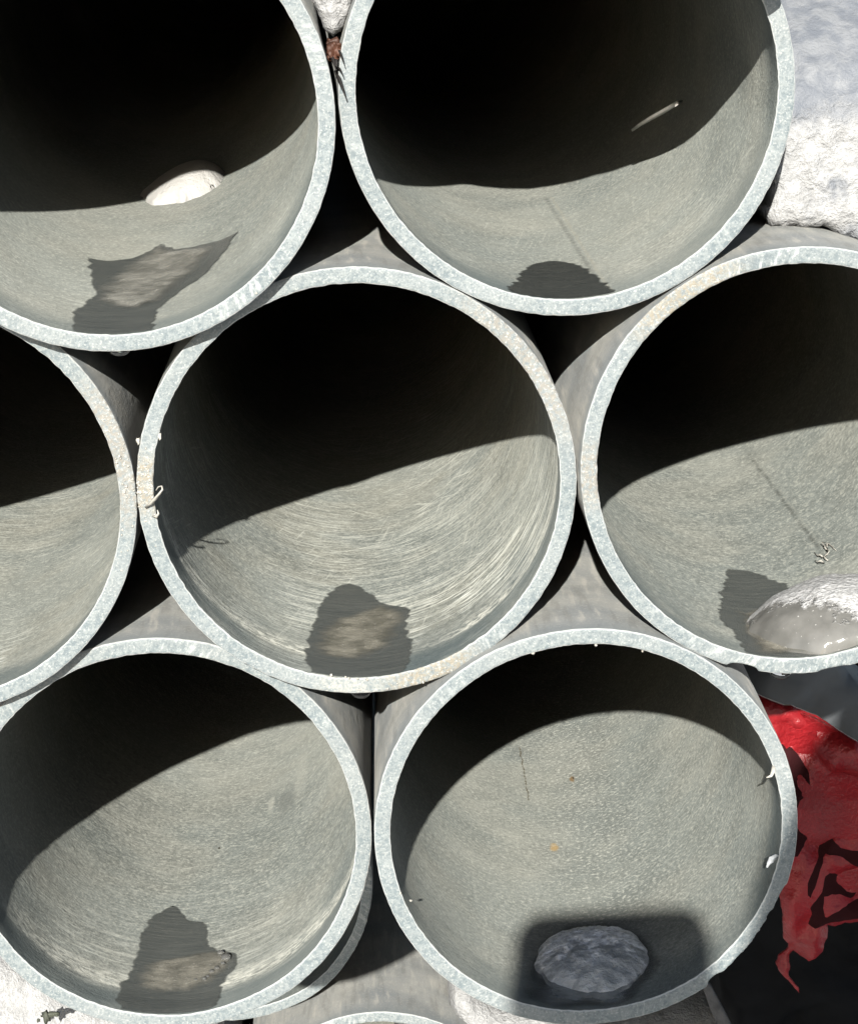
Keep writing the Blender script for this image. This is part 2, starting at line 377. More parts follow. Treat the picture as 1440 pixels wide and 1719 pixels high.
def fill(poly, step, extra=()):
    """triangulate an outline with an even scatter of inner points -> verts2d, faces, distance to the edge"""
    P = np.array(poly); n = len(poly)
    x0, y0 = P.min(0); x1, y1 = P.max(0); pts = [Vector(q) for q in poly]
    ed = [(i, (i+1) % n) for i in range(n)]
    for ln in extra:
        b = len(pts); pts += [Vector(q) for q in ln]; ed += [(b+i, b+(i+1) % len(ln)) for i in range(len(ln))]
    rr = random.Random(3)
    for iy in range(int((y1-y0)/step)+1):
        for ix in range(int((x1-x0)/step)+1):
            q = (x0+(ix+.5*(iy % 2)+rr.uniform(-.2, .2))*step, y0+(iy+rr.uniform(-.2, .2))*step)
            if inside(q, poly) and np.min(np.hypot(P[:, 0]-q[0], P[:, 1]-q[1])) > step*.55: pts.append(Vector(q))
    v, e, f, *_ = delaunay_2d_cdt(pts, ed, [], 1, 1e-9)
    v = [(q.x, q.y) for q in v]
    dist = [float(np.min(np.hypot(P[:, 0]-q[0], P[:, 1]-q[1]))) for q in v]
    return v, [tuple(q) for q in f], dist
def bore_patch(name, p, pts_px, mat, h0, wedge, seed, step=.0016, amp=.0022, hn=0.0, lift=.00012, ax=(1, .5), sharp=False, parent=None):
    """thin film or lens of water / ice lying on the bore inside an outline"""
    sd = []
    for q in pts_px:
        t, d = bore_at(p, *q); sd.append((t*(PR-PT), max(d, .0012)))
    if not sharp: sd = catmull(sd, 3)
    sd = roughen(sd, amp, 160, seed, .0011, ax)
    sd = [(a, max(b, .0012)) for a, b in sd]
    v2, f, dist = fill(sd, step)
    V = []
    for (s, d), e in zip(v2, dist):
        h = lift+h0*(1-math.exp(-e/wedge))*(1+hn*fbm(s*180, d*120, seed, 3))
        V.append(bore_pt(p, s/(PR-PT), d, h))
    f = fix(V, f, lambda c: (-c[0], 0, -c[2]))
    me = bpy.data.meshes.new(name); me.from_pydata(V, [], f); me.update(); smooth(me)
    l = me.uv_layers.new(name='uv'); uv = []
    for lp in me.loops: uv += list(v2[lp.vertex_index])
    l.data.foreach_set('uv', uv)
    me.attributes.new('edge', 'FLOAT', 'POINT').data.foreach_set('value', [e*1000 for e in dist])
    o = link(name, me, mat); o.location = p.c
    return o
def fix(V, f, want):
    out = []
    for q in f:
        a, b, c = (np.array(V[i]) for i in q[:3]); n = np.cross(b-a, c-a); w = want((a+b+c)/3)
        out.append(q if np.dot(n, w) >= 0 else tuple(reversed(q)))
    return out
def slab(name, poly, y0, depth, bulge, wid, amp, freq, mat, seed, step=.003, plane=None, prints=(), pmat=None, crease=0.0, edge_amp=.0, yfun=None):
    """solid with a lumpy front: outline in (x, z) at depth y0 with a body behind it"""
    if edge_amp: poly = roughen(poly, edge_amp, freq, seed, step*.7)
    v2, f, dist = fill(poly, step, prints)
    V = []
    for (x, z), e in zip(v2, dist):
        y = y0 if yfun is None else yfun(x, z)
        k = 1-math.exp(-e/wid)
        y -= bulge*math.sqrt(max(k, 0)) + amp*fbm(x*freq, z*freq, seed, 5)*min(1, e/(step*1.5))
        if crease: y -= crease*(1-abs(fbm(x*22, z*22, seed+3, 3))*2.2)*min(1, e/.006)+crease*.6*(1-abs(fbm(x*47, z*30, seed+8, 2))*2)*min(1, e/.004)
        V.append((x, y, z))
    f = fix(V, f, lambda c: (0, -1, 0))
    mi = [0]*len(f)
    if prints:
        for i, q in enumerate(f):
            c = (sum(v2[k][0] for k in q)/3, sum(v2[k][1] for k in q)/3)
            if any(inside(c, pr) for pr in prints): mi[i] = 1
    # back and sides
    nb = len(V); n = len(poly)
    ringi = [min(range(nb), key=lambda k: (v2[k][0]-q[0])**2+(v2[k][1]-q[1])**2) for q in poly]
    for k in ringi: V.append((V[k][0], V[k][1]+depth, V[k][2]))
    for i in range(n):
        j = (i+1) % n
        f.append((ringi[i], ringi[j], nb+j, nb+i)); mi.append(0)
    f.append(tuple(nb+i for i in range(n))); mi.append(0)
    me = bpy.data.meshes.new(name); me.from_pydata(V, [], f); me.update(); smooth(me)
    bm = bmesh.new(); bm.from_mesh(me); bmesh.ops.recalc_face_normals(bm, faces=bm.faces); bm.to_mesh(me); bm.free()
    o = link(name, me, [mat]+([pmat] if pmat else [])); me.polygons.foreach_set('material_index', mi)
    return o
def lump(name, p, cpx, rs, rd, h, seed, mat, amp=.12, n=54, freq=70, sq=1.0, skew=0.0, power=.6, lobes=.16, oct=3):
    """dome of ice or snow sitting on the bore"""
    t0, d0 = bore_at(p, *cpx); s0 = t0*(PR-PT); V, Fc, PX, PYY = [], [], [], []
    for i in range(n+1):
        for j in range(n+1):
            a, b = -1.0+2*i/n, -1.0+2*j/n
            # square -> disc
            x = a*math.sqrt(1-b*b/2); y = b*math.sqrt(1-a*a/2)
            q = min(1, math.hypot(x, y))
            an = math.atan2(y, x); k = 1+lobes*q**9*fbm(math.cos(an)*2.2, math.sin(an)*2.2, seed, oct)
            s = s0+x*rs*k; d = d0+y*rd*k
            e = max(1-q*q, 0)**power*(1+skew*x)
            hh = h*e+h*amp*fbm(s*freq, d*freq, seed, 5)*min(1, e*3)-.0003*(q > .985)
            V.append(bore_pt(p, s/(PR-PT), max(d, .002), hh)); PX.append(x); PYY.append(y)
    for i in range(n):
        for j in range(n):
            Fc.append((i*(n+1)+j, (i+1)*(n+1)+j, (i+1)*(n+1)+j+1, i*(n+1)+j+1))
    Fc = fix(V, Fc, lambda c: (-c[0], 0, -c[2]+.0))
    o = mesh(name, V, Fc, mat); o.location = p.c
    for nm, dt in (('across', PX), ('along', PYY)): o.data.attributes.new(nm, 'FLOAT', 'POINT').data.foreach_set('value', dt)
    return o

# ------------------------------------------------------------------ materials for the rest
def snow_mat(name='snow', col=(.40, .402, .398), ice=0.0, grain=520, blue_grey=(.135, .148, .17), layer=None):
    g = NT(name); o = g.obj()
    vo = g.noise(o, grain*1.1, 3, .7)
    n1 = g.noise(o, grain*.35, 4, .65); n2 = g.noise(o, 38, 4, .6)
    c = g.mix(g.ramp(g.math('ADD', g.math('MULTIPLY', n1, .5), g.math('MULTIPLY', vo, .5)), .40, .60), tuple(x*.74 for x in col), col)
    c = g.mix(g.math('MULTIPLY', g.ramp(n2, .50, .64), ice), c, blue_grey)
    h = g.math('ADD', g.math('MULTIPLY', vo, 1.1), g.math('ADD', g.math('MULTIPLY', n1, 1.2), g.math('MULTIPLY', n2, .6)))
    if layer:       # greyer, smoother layer in the upper part of the bank
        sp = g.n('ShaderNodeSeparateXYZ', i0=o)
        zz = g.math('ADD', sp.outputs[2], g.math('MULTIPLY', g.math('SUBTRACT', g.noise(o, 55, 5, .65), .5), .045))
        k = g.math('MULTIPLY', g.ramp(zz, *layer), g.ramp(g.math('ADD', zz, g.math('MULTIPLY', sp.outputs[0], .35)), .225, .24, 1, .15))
        c = g.mix(g.math('MULTIPLY', k, .9), c, g.mix(g.ramp(g.noise(o, 130, 4), .4, .62), blue_grey, (.20, .21, .225)))
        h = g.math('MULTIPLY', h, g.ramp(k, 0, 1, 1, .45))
    return g.fin(c, .55, g.bump(h, .0015, .85), .3)
def wet_mat(p, name='wet', soft=0, k=1.25):
    g = NT(name); u, v = g.uv(); o = g.obj(); sd = p.seed*1.7
    st = g.noise(g.vec(g.math('MULTIPLY', u, 60), g.math('MULTIPLY', v, 700), sd), 1, 4, .65)
    fb = g.noise(g.vec(g.math('MULTIPLY', u, 420), g.math('MULTIPLY', v, 900), sd), 1, 3, .6)
    c = g.mix(g.ramp(st, .25, .8), tuple(x*k for x in (.042, .047, .046)), tuple(x*k for x in (.074, .078, .072)))
    c = g.mix(g.math('MULTIPLY', g.ramp(fb, .52, .72), .35), c, (.125, .125, .112))
    return g.fin(c, .24, g.bump(g.math('ADD', st, g.math('MULTIPLY', fb, .6)), .0004, .6), .4, **({'Alpha': g.ramp(g.math('ADD', g.n('ShaderNodeAttribute', _attribute_name='edge').outputs['Fac'], g.math('MULTIPLY', g.math('SUBTRACT', g.noise(o, 90, 4), .5), 8.0)), 0, soft, 0, .6)} if soft else {'Alpha': g.ramp(g.n('ShaderNodeAttribute', _attribute_name='edge').outputs['Fac'], 0, 1.1, .25, .88)}), Diffuse_Roughness=.5)
def ice_film_mat(p, a, b, name='ice_film', tr=.36, milk=.35):
    """thin milky ice: its own pale colour, partly see-through"""
    g = NT(name); u, v = g.uv(); o = g.obj(); sd = p.seed*4.1
    st = g.noise(g.vec(g.math('MULTIPLY', u, 90), g.math('MULTIPLY', v, 190), sd), 1, 5, .68, .6)
    n = g.noise(o, 95, 4, .6); fb = g.noise(o, 700, 3, .6)
    c = g.mix(g.ramp(n, .35, .66), a, b)
    c = g.mix(g.math('MULTIPLY', g.ramp(st, .52, .72), milk), c, tuple(x*1.55 for x in b))
    c = g.mix(g.math('MULTIPLY', g.ramp(fb, .60, .74), .3), c, (.6, .58, .54))
    return g.fin(c, .22, g.bump(g.math('ADD', st, g.math('MULTIPLY', g.noise(o, 160, 3), 1.6)), .0009, .6), .5, Alpha=g.math('MULTIPLY', g.ramp(g.math('ADD', g.n('ShaderNodeAttribute', _attribute_name='edge').outputs['Fac'], g.math('MULTIPLY', g.math('SUBTRACT', n, .5), 9.0)), .2, 8.0), 1.0-tr*.5), Diffuse_Roughness=.8)
def plain(name, col, rough, bs=200, bd=.0005, var=.3, spec=.5):
    g = NT(name); o = g.obj(); n = g.noise(o, bs, 4, .6)
    c = g.mix(g.ramp(g.noise(o, bs*.2, 4), .3, .7), tuple(x*(1-var) for x in col), tuple(min(1, x*(1+var)) for x in col))
    return g.fin(c, rough, g.bump(n, bd, .5), spec)
SNOW = snow_mat()
SNOW_I = snow_mat('bank_snow', ice=.8, grain=420, layer=(.116, .130))

# ------------------------------------------------------------------ wet patches, ice and snow in the pipes
SOFTWET = wet_mat(BR, 'soft_wet', 7.0, 1.0)
def wet(p, pts, label, seed, mat=None, **kw):
    return tag(bore_patch('wet_patch', p, pts, mat or wet_mat(p, k=.62 if p is TR else 1.25), .00015, .0008, seed, **kw), label, 'wet patch', 'wet patches inside the pipes')
wet(TL, [(148, 432), (175, 437), (215, 434), (245, 425), (270, 409), (292, 418), (340, 410), (372, 402), (398, 390), (380, 420), (350, 455), (300, 492), (262, 522), (258, 556), (118, 556), (125, 520), (160, 495), (150, 460)],
    'jagged wet streak running to the rim inside the upper left pipe', 1, sharp=True, amp=.0016)
wet(TR, [(858, 496), (866, 470), (886, 446), (925, 438), (965, 442), (1000, 462), (1034, 492), (1020, 505), (940, 508)],
    'dark half round wet patch at the rim of the upper right pipe', 2, amp=.0016)
wet(CC, [(522, 1138), (516, 1085), (520, 1062), (540, 1008), (566, 985), (590, 981), (620, 995), (640, 1012), (688, 1022), (682, 1050), (692, 1085), (680, 1124), (640, 1140)],
    'wet patch with a rounded tip on the floor of the middle pipe', 3, amp=.0017)
wet(MR, [(1222, 955), (1260, 958), (1310, 978), (1330, 985), (1400, 1000), (1470, 1010), (1470, 1100), (1330, 1112), (1255, 1100), (1228, 1060), (1205, 1035), (1210, 1000)],
    'dark wet patch left of the crusted ice lump in the right edge pipe', 4, sharp=True, amp=.0022)
wet(BL, [(205, 1700), (200, 1660), (222, 1630), (240, 1560), (270, 1530), (295, 1522), (318, 1545), (348, 1552), (352, 1590), (395, 1600), (398, 1620), (372, 1655), (362, 1690), (300, 1712)],
    'ragged wet patch around the bubbly ice film in the lower left pipe', 5, amp=.0016)
wet(BR, [(880, 1690), (872, 1650), (890, 1600), (930, 1560), (1000, 1548), (1060, 1558), (1110, 1600), (1100, 1640), (1060, 1690), (980, 1702)],
    'wet ring round the frosty ice lump in the lower right pipe', 6, amp=.0013, mat=SOFTWET)
def ice(p, pts, label, seed, a, b, h=.0016, **kw):
    return tag(bore_patch('ice_film', p, pts, ice_film_mat(p, a, b), h, .006, seed, lift=.0004, hn=.35, amp=.0012, **kw), label, 'ice', 'melting ice films inside the pipes')
ice(TL, [(152, 500), (185, 465), (225, 436), (268, 412), (300, 420), (362, 412), (340, 445), (300, 485), (262, 512), (200, 520)],
    'grey translucent ice film inside the jagged wet streak of the upper left pipe', 1, (.115, .115, .102), (.19, .188, .168))
ice(CC, [(530, 1100), (528, 1060), (560, 1040), (600, 1030), (632, 1015), (680, 1024), (676, 1055), (660, 1085), (600, 1110)],
    'thin brownish ice film in the wet patch of the middle pipe', 2, (.095, .092, .075), (.165, .157, .13), h=.0012)
ice(BL, [(225, 1660), (238, 1620), (280, 1612), (330, 1602), (385, 1596), (394, 1615), (372, 1645), (330, 1665), (270, 1672)],
    'ice film with trapped bubbles in the lower left pipe', 3, (.10, .097, .082), (.165, .158, .133), h=.0022)
ice(MR, [(1226, 1010), (1250, 1030), (1300, 1012), (1420, 1010), (1480, 1030), (1480, 1095), (1400, 1108), (1300, 1104), (1258, 1090), (1238, 1050)],
    'thin brownish ice apron under the crusted lump in the right edge pipe', 4, (.10, .095, .078), (.19, .178, .145), h=.0020)
ice(BR, [(905, 1600), (950, 1568), (1040, 1566), (1092, 1600), (1084, 1640), (1052, 1690), (1000, 1699), (905, 1690), (893, 1640)],
    'thin grey ice apron under the frosty lump in the lower right pipe', 5, (.11, .12, .12), (.20, .215, .215), h=.0020)
bub = NT('bubble').fin((.9, .9, .86), .04, None, .8, Transmission_Weight=.9, IOR=1.31)
for i, (x, y, r) in enumerate([(381, 1614, .0022), (372, 1606, .0014), (366, 1632, .0011), (357, 1638, .0012), (350, 1646, .0008), (344, 1650, .0010), (376, 1624, .0009), (330, 1652, .0008)]):
    t, d = bore_at(BL, x, y); bm = bmesh.new(); bmesh.ops.create_uvsphere(bm, u_segments=14, v_segments=9, radius=r)
    me = bpy.data.meshes.new('bubble'); bm.to_mesh(me); bm.free(); smooth(me)
    o = link('bubble', me, bub); q = bore_pt(BL, t, d, .0018); o.location = BL.c+np.array(q); o.scale = (1, 1, .7)
    film = [k for k in COL.objects if k.name.startswith('ice_film') and 'bubbles' in k['label']][0]
    o.parent = film; o.location = Vector(q)
# snow lump deep in the upper left pipe
g = NT('packed_snow'); o_ = g.obj()
sm = g.fin(g.mix(g.noise(o_, 300, 3), (.46, .45, .425), (.56, .55, .52)), .6, g.bump(g.noise(o_, 420, 5, .75), .0018, .8), .2)
tag(lump('snow_lump', TL, (311, 320), .0195, .030, .0118, 5, sm, amp=.04, freq=22, power=.55, skew=.3, lobes=.14, oct=3), 'smooth pale snow lump at the shadow line in the upper left pipe', 'snow lump')
# big ice lump at the right edge
g = NT('crusted_ice'); o_ = g.obj(); sp = g.n('ShaderNodeSeparateXYZ', i0=o_)
ax_ = g.n('ShaderNodeAttribute', _attribute_name='across').outputs['Fac']; al_ = g.n('ShaderNodeAttribute', _attribute_name='along').outputs['Fac']
cr = g.ramp(g.math('ADD', g.math('ADD', al_, g.math('MULTIPLY', ax_, .8)), g.math('MULTIPLY', g.math('SUBTRACT', g.noise(o_, 170, 5, .7), .5), 1.3)), -.70, -.45)
gl = g.noise(o_, 620, 3, .65)
ic = g.mix(g.ramp(g.noise(o_, 70, 4), .35, .65), (.13, .128, .118), (.18, .176, .163))
ic = g.mix(g.ramp(gl, .69, .73), ic, (.55, .54, .51))
cc_ = g.mix(cr, ic, g.mix(g.ramp(gl, .3, .6), (.36, .355, .345), (.60, .60, .59)))
CRUST = g.fin(cc_, g.ramp(cr, 0, 1, .12, .6), g.bump(g.math('ADD', g.math('MULTIPLY', g.noise(o_, 480, 4, .7), g.math('MULTIPLY', cr, 2.2)), g.math('MULTIPLY', gl, g.ramp(cr, 0, 1, .1, .8))), .0012, .8), .4)
tag(lump('ice_lump', MR, (1390, 1051), .031, .033, .0172, 8, CRUST, amp=.08, freq=60, lobes=.08, oct=2), 'big glassy ice lump with a white snowy crust in the right edge pipe', 'ice lump')
# frosty lump in the phone's shade
g = NT('frosty_ice'); o_ = g.obj(); sp = g.n('ShaderNodeSeparateXYZ', i0=o_)
gl = g.noise(o_, 480, 4, .7); n2 = g.noise(o_, 120, 5, .65)
al_ = g.n('ShaderNodeAttribute', _attribute_name='along').outputs['Fac']
fz = g.ramp(g.math('ADD', al_, g.math('MULTIPLY', g.math('SUBTRACT', n2, .5), 2.2)), -.35, .15)
cc_ = g.mix(g.ramp(n2, .40, .62), (.32, .335, .335), (.50, .515, .515))
cc_ = g.mix(g.math('MULTIPLY', fz, g.ramp(gl, .38, .54, .30, 1)), cc_, (.92, .93, .93))
FROST = g.fin(cc_, .35, g.bump(g.math('ADD', gl, g.math('MULTIPLY', n2, 1)), .0012, .8), .5)
tag(lump('ice_lump', BR, (994, 1622), .0228, .032, .0105, 14, FROST, amp=.11, freq=190, lobes=.10, oct=3), 'frosty grey ice lump in the shade of the lower right pipe', 'ice lump')

# ------------------------------------------------------------------ drops under the rims
g = NT('water'); WATER = g.fin((1, 1, 1), .02, None, .5, Transmission_Weight=1.0, IOR=1.33)
def drop(p, px, w, hh, label):
    o, d = ray(*px); t = (p.c[1]+.0016-o[1])/d[1]; q = o+t*d
    bm = bmesh.new(); bmesh.ops.create_uvsphere(bm, u_segments=28, v_segments=18, radius=1)
    for v in bm.verts: v.co = Vector((v.co.x*w, v.co.y*.0030, v.co.z*hh))
    x = q[0]-p.c[0]; z = p.c[2]-math.sqrt(PR*PR-x*x)
    me = bpy.data.meshes.new('water_drop'); bm.to_mesh(me); bm.free(); smooth(me)
    ob = link('water_drop', me, WATER); ob.location = (q[0], p.c[1]+.0034, z+.0003)
    tag(ob, label, 'water drop', 'water drops hanging under pipe rims')
drop(TL, (200, 588), .0038, .0024, 'clear water drop hanging under the upper left pipe')
drop(CC, (606, 1168), .0038, .0032, 'clear water drop hanging under the middle pipe')
drop(MR, (1312, 1136), .0042, .0034, 'clear water drop hanging under the right edge pipe above the red bag')

# ------------------------------------------------------------------ shavings
SHAV = plain('shaving', (.40, .385, .34), .5, 900, .0003, .15)
def ribbon(pts, wid, th=.0004, twist=0.0):
    """thin curled strip through points -> verts, faces"""
    pts = [np.array(q, float) for q in pts]; V, Fc = [], []; n = len(pts)
    for i, q in enumerate(pts):
        t = pts[min(i+1, n-1)]-pts[max(i-1, 0)]; t /= np.linalg.norm(t)
        a = np.cross(t, [0.3, 1, .1]); a /= np.linalg.norm(a); b = np.cross(t, a)
        c, s = math.cos(twist*i), math.sin(twist*i); a, b = c*a+s*b, -s*a+c*b
        w = wid*(1-.75*abs(2*i/(n-1)-.7) ** 1.5 if True else 1); w = max(w, wid*.2)
        for (e, f) in ((1, 1), (-1, 1), (-1, -1), (1, -1)): V.append(q+a*w*.5*e+b*th*.5*f)
    for i in range(n-1):
        for k in range(4):
            Fc.append((4*i+k, 4*i+(k+1) % 4, 4*i+4+(k+1) % 4, 4*i+4+k))
    Fc += [(3, 2, 1, 0), (4*n-4, 4*n-3, 4*n-2, 4*n-1)]
    return V, Fc
def crumbs(pts, r, seed):
    V, Fc = [], []; rr = random.Random(seed)
    for q in pts:
        bm = bmesh.new(); bmesh.ops.create_icosphere(bm, subdivisions=2, radius=1)
        k = rr.uniform(.5, 1.3); sx, sy, sz = (rr.uniform(.6, 1.5)*r*k for _ in range(3)); b = len(V); s2 = rr.random()*50
        for v in bm.verts:
            n = 1+.9*fbm(v.co.x*1.5+s2, v.co.y*1.5, v.co.z*1.5, 3); V.append((q[0]+v.co.x*sx*n, q[1]+v.co.y*sy*n*.7, q[2]+v.co.z*sz*n))
        Fc += [tuple(b+v.index for v in f.verts) for f in bm.faces]; bm.free()
    return V, Fc
def loc(p, px, py, y=0.0):
    return at(px, py, p.c[1]+y)-p.c
# chewed swarf where the middle pipe touches its left neighbour (a burr is part of the pipe)
def on_rim(p, a0, sa, rr):
    t = R_(rr.gauss(a0, sa)); r = rr.uniform(PR-PT+.0003, PR-.0004)
    return (r*math.sin(t), -.0001, -r*math.cos(t))
rr = random.Random(4)
bp = [on_rim(CC, -93, 5, rr) for _ in range(90)]+[on_rim(CC, 14, 9, rr) for _ in range(24)]
V, Fc = crumbs(bp, .00034, 4); mesh('burr', V, Fc, SHAV, CC.obj)['kind'] = 'stuff'
cur = [loc(CC, x, y, d) for x, y, d in ((244, 852, -.001), (252, 846, -.003), (260, 838, -.005), (267, 830, -.006), (273, 822, -.006), (272, 816, -.005), (266, 817, -.004), (262, 823, -.004))]
V, Fc = ribbon(cur, .0014, .0004, .35); mesh('burr', V, Fc, SHAV, CC.obj)
cur = [loc(CC, x, y, d) for x, y, d in ((256, 866, -.001), (262, 868, -.002), (266, 862, -.003), (264, 856, -.003))]
V, Fc = ribbon(cur, .0012, .0004, .3); mesh('burr', V, Fc, SHAV, CC.obj)
for q in ((268, 733, .0006), (232, 741, 0)):
    V, Fc = crumbs([loc(CC, *q)], .0009, 9); mesh('burr', V, Fc, SHAV, CC.obj)
bp = [on_rim(ML, 98, 11, rr) for _ in range(45)]
V, Fc = crumbs(bp, .0003, 5); mesh('burr', V, Fc, SHAV, ML.obj)['kind'] = 'stuff'
# crumbs and nicks stuck on the inner rim edges
for p, pp in ((CC, [(580, 1137), (586, 1139), (600, 1140), (616, 1141), (556, 1134), (690, 1130)]), (BR, [(1000, 1083), (895, 1097), (672, 1500), (690, 1512)]), (MR, [(1078, 1093)]), (TL, [(430, 492)])):
    V, Fc = crumbs([loc(p, x, y, -.0001) for x, y in pp], .0005, p.seed); mesh('burr', V, Fc, SHAV, p.obj)['kind'] = 'stuff'
# translucent tabs on the lower right pipe
tabm = NT('tab').fin((.78, .80, .80), .15, None, .6, Transmission_Weight=.35)
cur = [loc(BR, x, y, d) for x, y, d in ((1306, 1438, .0005), (1300, 1440, -.0015), (1294, 1444, -.003), (1290, 1450, -.004), (1287, 1457, -.005))]
V, Fc = ribbon(cur, .0030, .0006, .05); mesh('burr', V, Fc, tabm, BR.obj)
cur = [loc(BR, x, y, d) for x, y, d in ((1298, 1285, .0006), (1298, 1295, -.001), (1294, 1303, -.002), (1286, 1306, -.002))]
V, Fc = ribbon(cur, .0016, .0004, .2); mesh('burr', V, Fc, SHAV, BR.obj)
# loose shavings
def shaving(p, pxs, hs, wid, label, mat=SHAV):
    pts = []
    for (x, y), h in zip(pxs, hs):
        t, d = bore_at(p, x, y); pts.append(bore_pt(p, t, d, h))
    V, Fc = ribbon(pts, wid, .0005, .12); o = mesh('shaving', V, Fc, mat); o.location = p.c
    return tag(o, label, 'shaving')
V, Fc = [], []
rr = random.Random(6)
for k in range(6):
    x0_, y0_ = 1386+rr.uniform(-8, 8), 934+rr.uniform(-14, 14); a0 = rr.random()*6.28; pts = []
    for i in range(6):
        t, d = bore_at(MR, x0_+i*3.2*math.cos(a0+i*rr.uniform(.15, .5)), y0_+i*2.2*math.sin(a0+i*.4)); pts.append(bore_pt(MR, t, d, .0006+.0026*math.sin(i/5*3.1)*rr.random()))
    v, f = ribbon(pts, .0007, .0003, .3); b0 = len(V); V += v; Fc += [tuple(b0+i for i in q) for q in f]
o = mesh('shaving', V, Fc, SHAV); o.location = MR.c
tag(o, 'pale tangled plastic shaving at the end of the seam in the right edge pipe', 'shaving')
# thin pale sliver standing in the upper right pipe
pts = [at(1061, 218, .1420), at(1075, 208, .1335), at(1092, 198, .1215), at(1112, 187, .1085), at(1137, 172, .0925), at(1140, 171, .115), at(1142, 170, .145), at(1144, 169, .185), at(1146, 168, .215)]
V, Fc = ribbon([q-TR.c for q in pts], .0019, .0006, .0); o = mesh('sliver', V, Fc, SHAV); o.location = TR.c
tag(o, 'thin pale sliver sticking out in the dark of the upper right pipe', 'sliver')

# ------------------------------------------------------------------ snow outside
XZ = lambda p, y: (float(at(p[0], p[1], y)[0]), float(at(p[0], p[1], y)[2]))
# wedge of snow between the two upper pipes
w = [XZ(q, .012) for q in ((508, -60), (520, -8), (536, 28), (548, 52), (560, 62), (572, 52), (584, 26), (598, -8), (612, -60))]
tag(slab('snow_wedge', catmull(w, 3), .012, .25, .006, .004, .0016, 260, SNOW, 21, .0012, edge_amp=.0008), 'wedge of granular snow packed in the gap above the wet brown leaf', 'snow')
# bank of snow on the right, on top of the right edge pipe and against the upper right one
def arc(c, r, a0, a1, n):
    return [(c[0]+r*math.cos(R_(a0+(a1-a0)*i/n)), c[2]+r*math.sin(R_(a0+(a1-a0)*i/n))) for i in range(n+1)]
bank = [(.1595, .0806)]+arc(MR.c+np.array([0, 0, .0005]), .0800, 84, 18, 14)+[(.30, .02), (.31, .25), (.13, .25)]
bank += arc(TR.c, .0812, 38, -22, 8)+[(.1585, .094), (.1575, .086)]
def bank_y(x, z):
    k = min(max((z-.120)/.05, 0), 1)
    return .047+.06*k*k
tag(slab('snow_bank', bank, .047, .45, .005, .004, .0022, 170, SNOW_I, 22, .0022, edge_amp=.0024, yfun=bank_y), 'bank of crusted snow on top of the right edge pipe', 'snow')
# slab hanging over the top of the upper right pipe (only its ragged lower edge reaches the frame)
corn = []
for q in ((768, 309), (790, 311), (820, 315), (850, 318), (900, 317), (950, 308), (1000, 295), (1060, 277), (1110, 258), (1150, 240), (1190, 205), (1222, 170), (1250, 135), (1285, 75)):
    t, d = bore_at(TR, *q); P = np.array(bore_pt(TR, t, d))+TR.c     # the shaded edge inside the pipe, followed back along the sunlight
    P = P+LD*(-.022-P[1]); corn.append((P[0], P[2]))
corn += [(.0803+.0725, .1385+.0330), (.0803+.0755, .1385+.040), (.0803+.078, .1385+.06), (.0803+.078, .1385+.12), (corn[0][0]-.004, .1385+.12)]
tag(slab('snow_overhang', corn, -.020, .030, .004, .004, .002, 90, SNOW, 23, .003, edge_amp=.0007), 'ragged snow edge hanging over the top of the upper right pipe', 'snow')
# snow ground
n = 90; V, Fc = [], []
def gc(i): a = (i/n*2-1); return math.copysign(abs(a)**3, a)*30+a*1.2
for i in range(n+1):
    for j in range(n+1):
        x, y = gc(i), gc(j)+.2
        near = math.exp(-(x*x+y*y)/4)
        V.append((x, y, -.575+near*.02*fbm(x*6, y*6, 2, 5)+.05*fbm(x*.7, y*.7, 4, 3)))
for i in range(n):
    for j in range(n):
        Fc.append((i*(n+1)+j, (i+1)*(n+1)+j, (i+1)*(n+1)+j+1, i*(n+1)+j+1))
gr = mesh('ground', V, Fc, snow_mat('ground_snow', (.55, .545, .53), .15, 160)); gr['kind'] = 'structure'
# snow heaped beside the lowest pipe
h1 = [XZ(q, .40) for q in ((757, 1650), (792, 1664), (850, 1690), (930, 1704), (1010, 1716), (1110, 1700), (1190, 1690), (1250, 1740), (1300, 2000), (700, 2000), (752, 1800), (756, 1715))]
tag(slab('snow_heap', catmull(h1, 3), .40, .5, .025, .02, .006, 40, SNOW, 31, .005, edge_amp=.003), 'heap of snow under the lower right pipe beside the lowest pipe', 'snow')
h2 = [XZ(q, .33) for q in ((-180, 1560), (0, 1585), (120, 1660), (220, 1700), (300, 1712), (330, 1730), (350, 1760), (360, 1800), (360, 2100), (-200, 2100))]
tag(slab('snow_heap', catmull(h2, 3), .33, .5, .025, .02, .006, 40, SNOW, 32, .005, edge_amp=.003), 'bright heap of snow below the lower left pipe', 'snow')

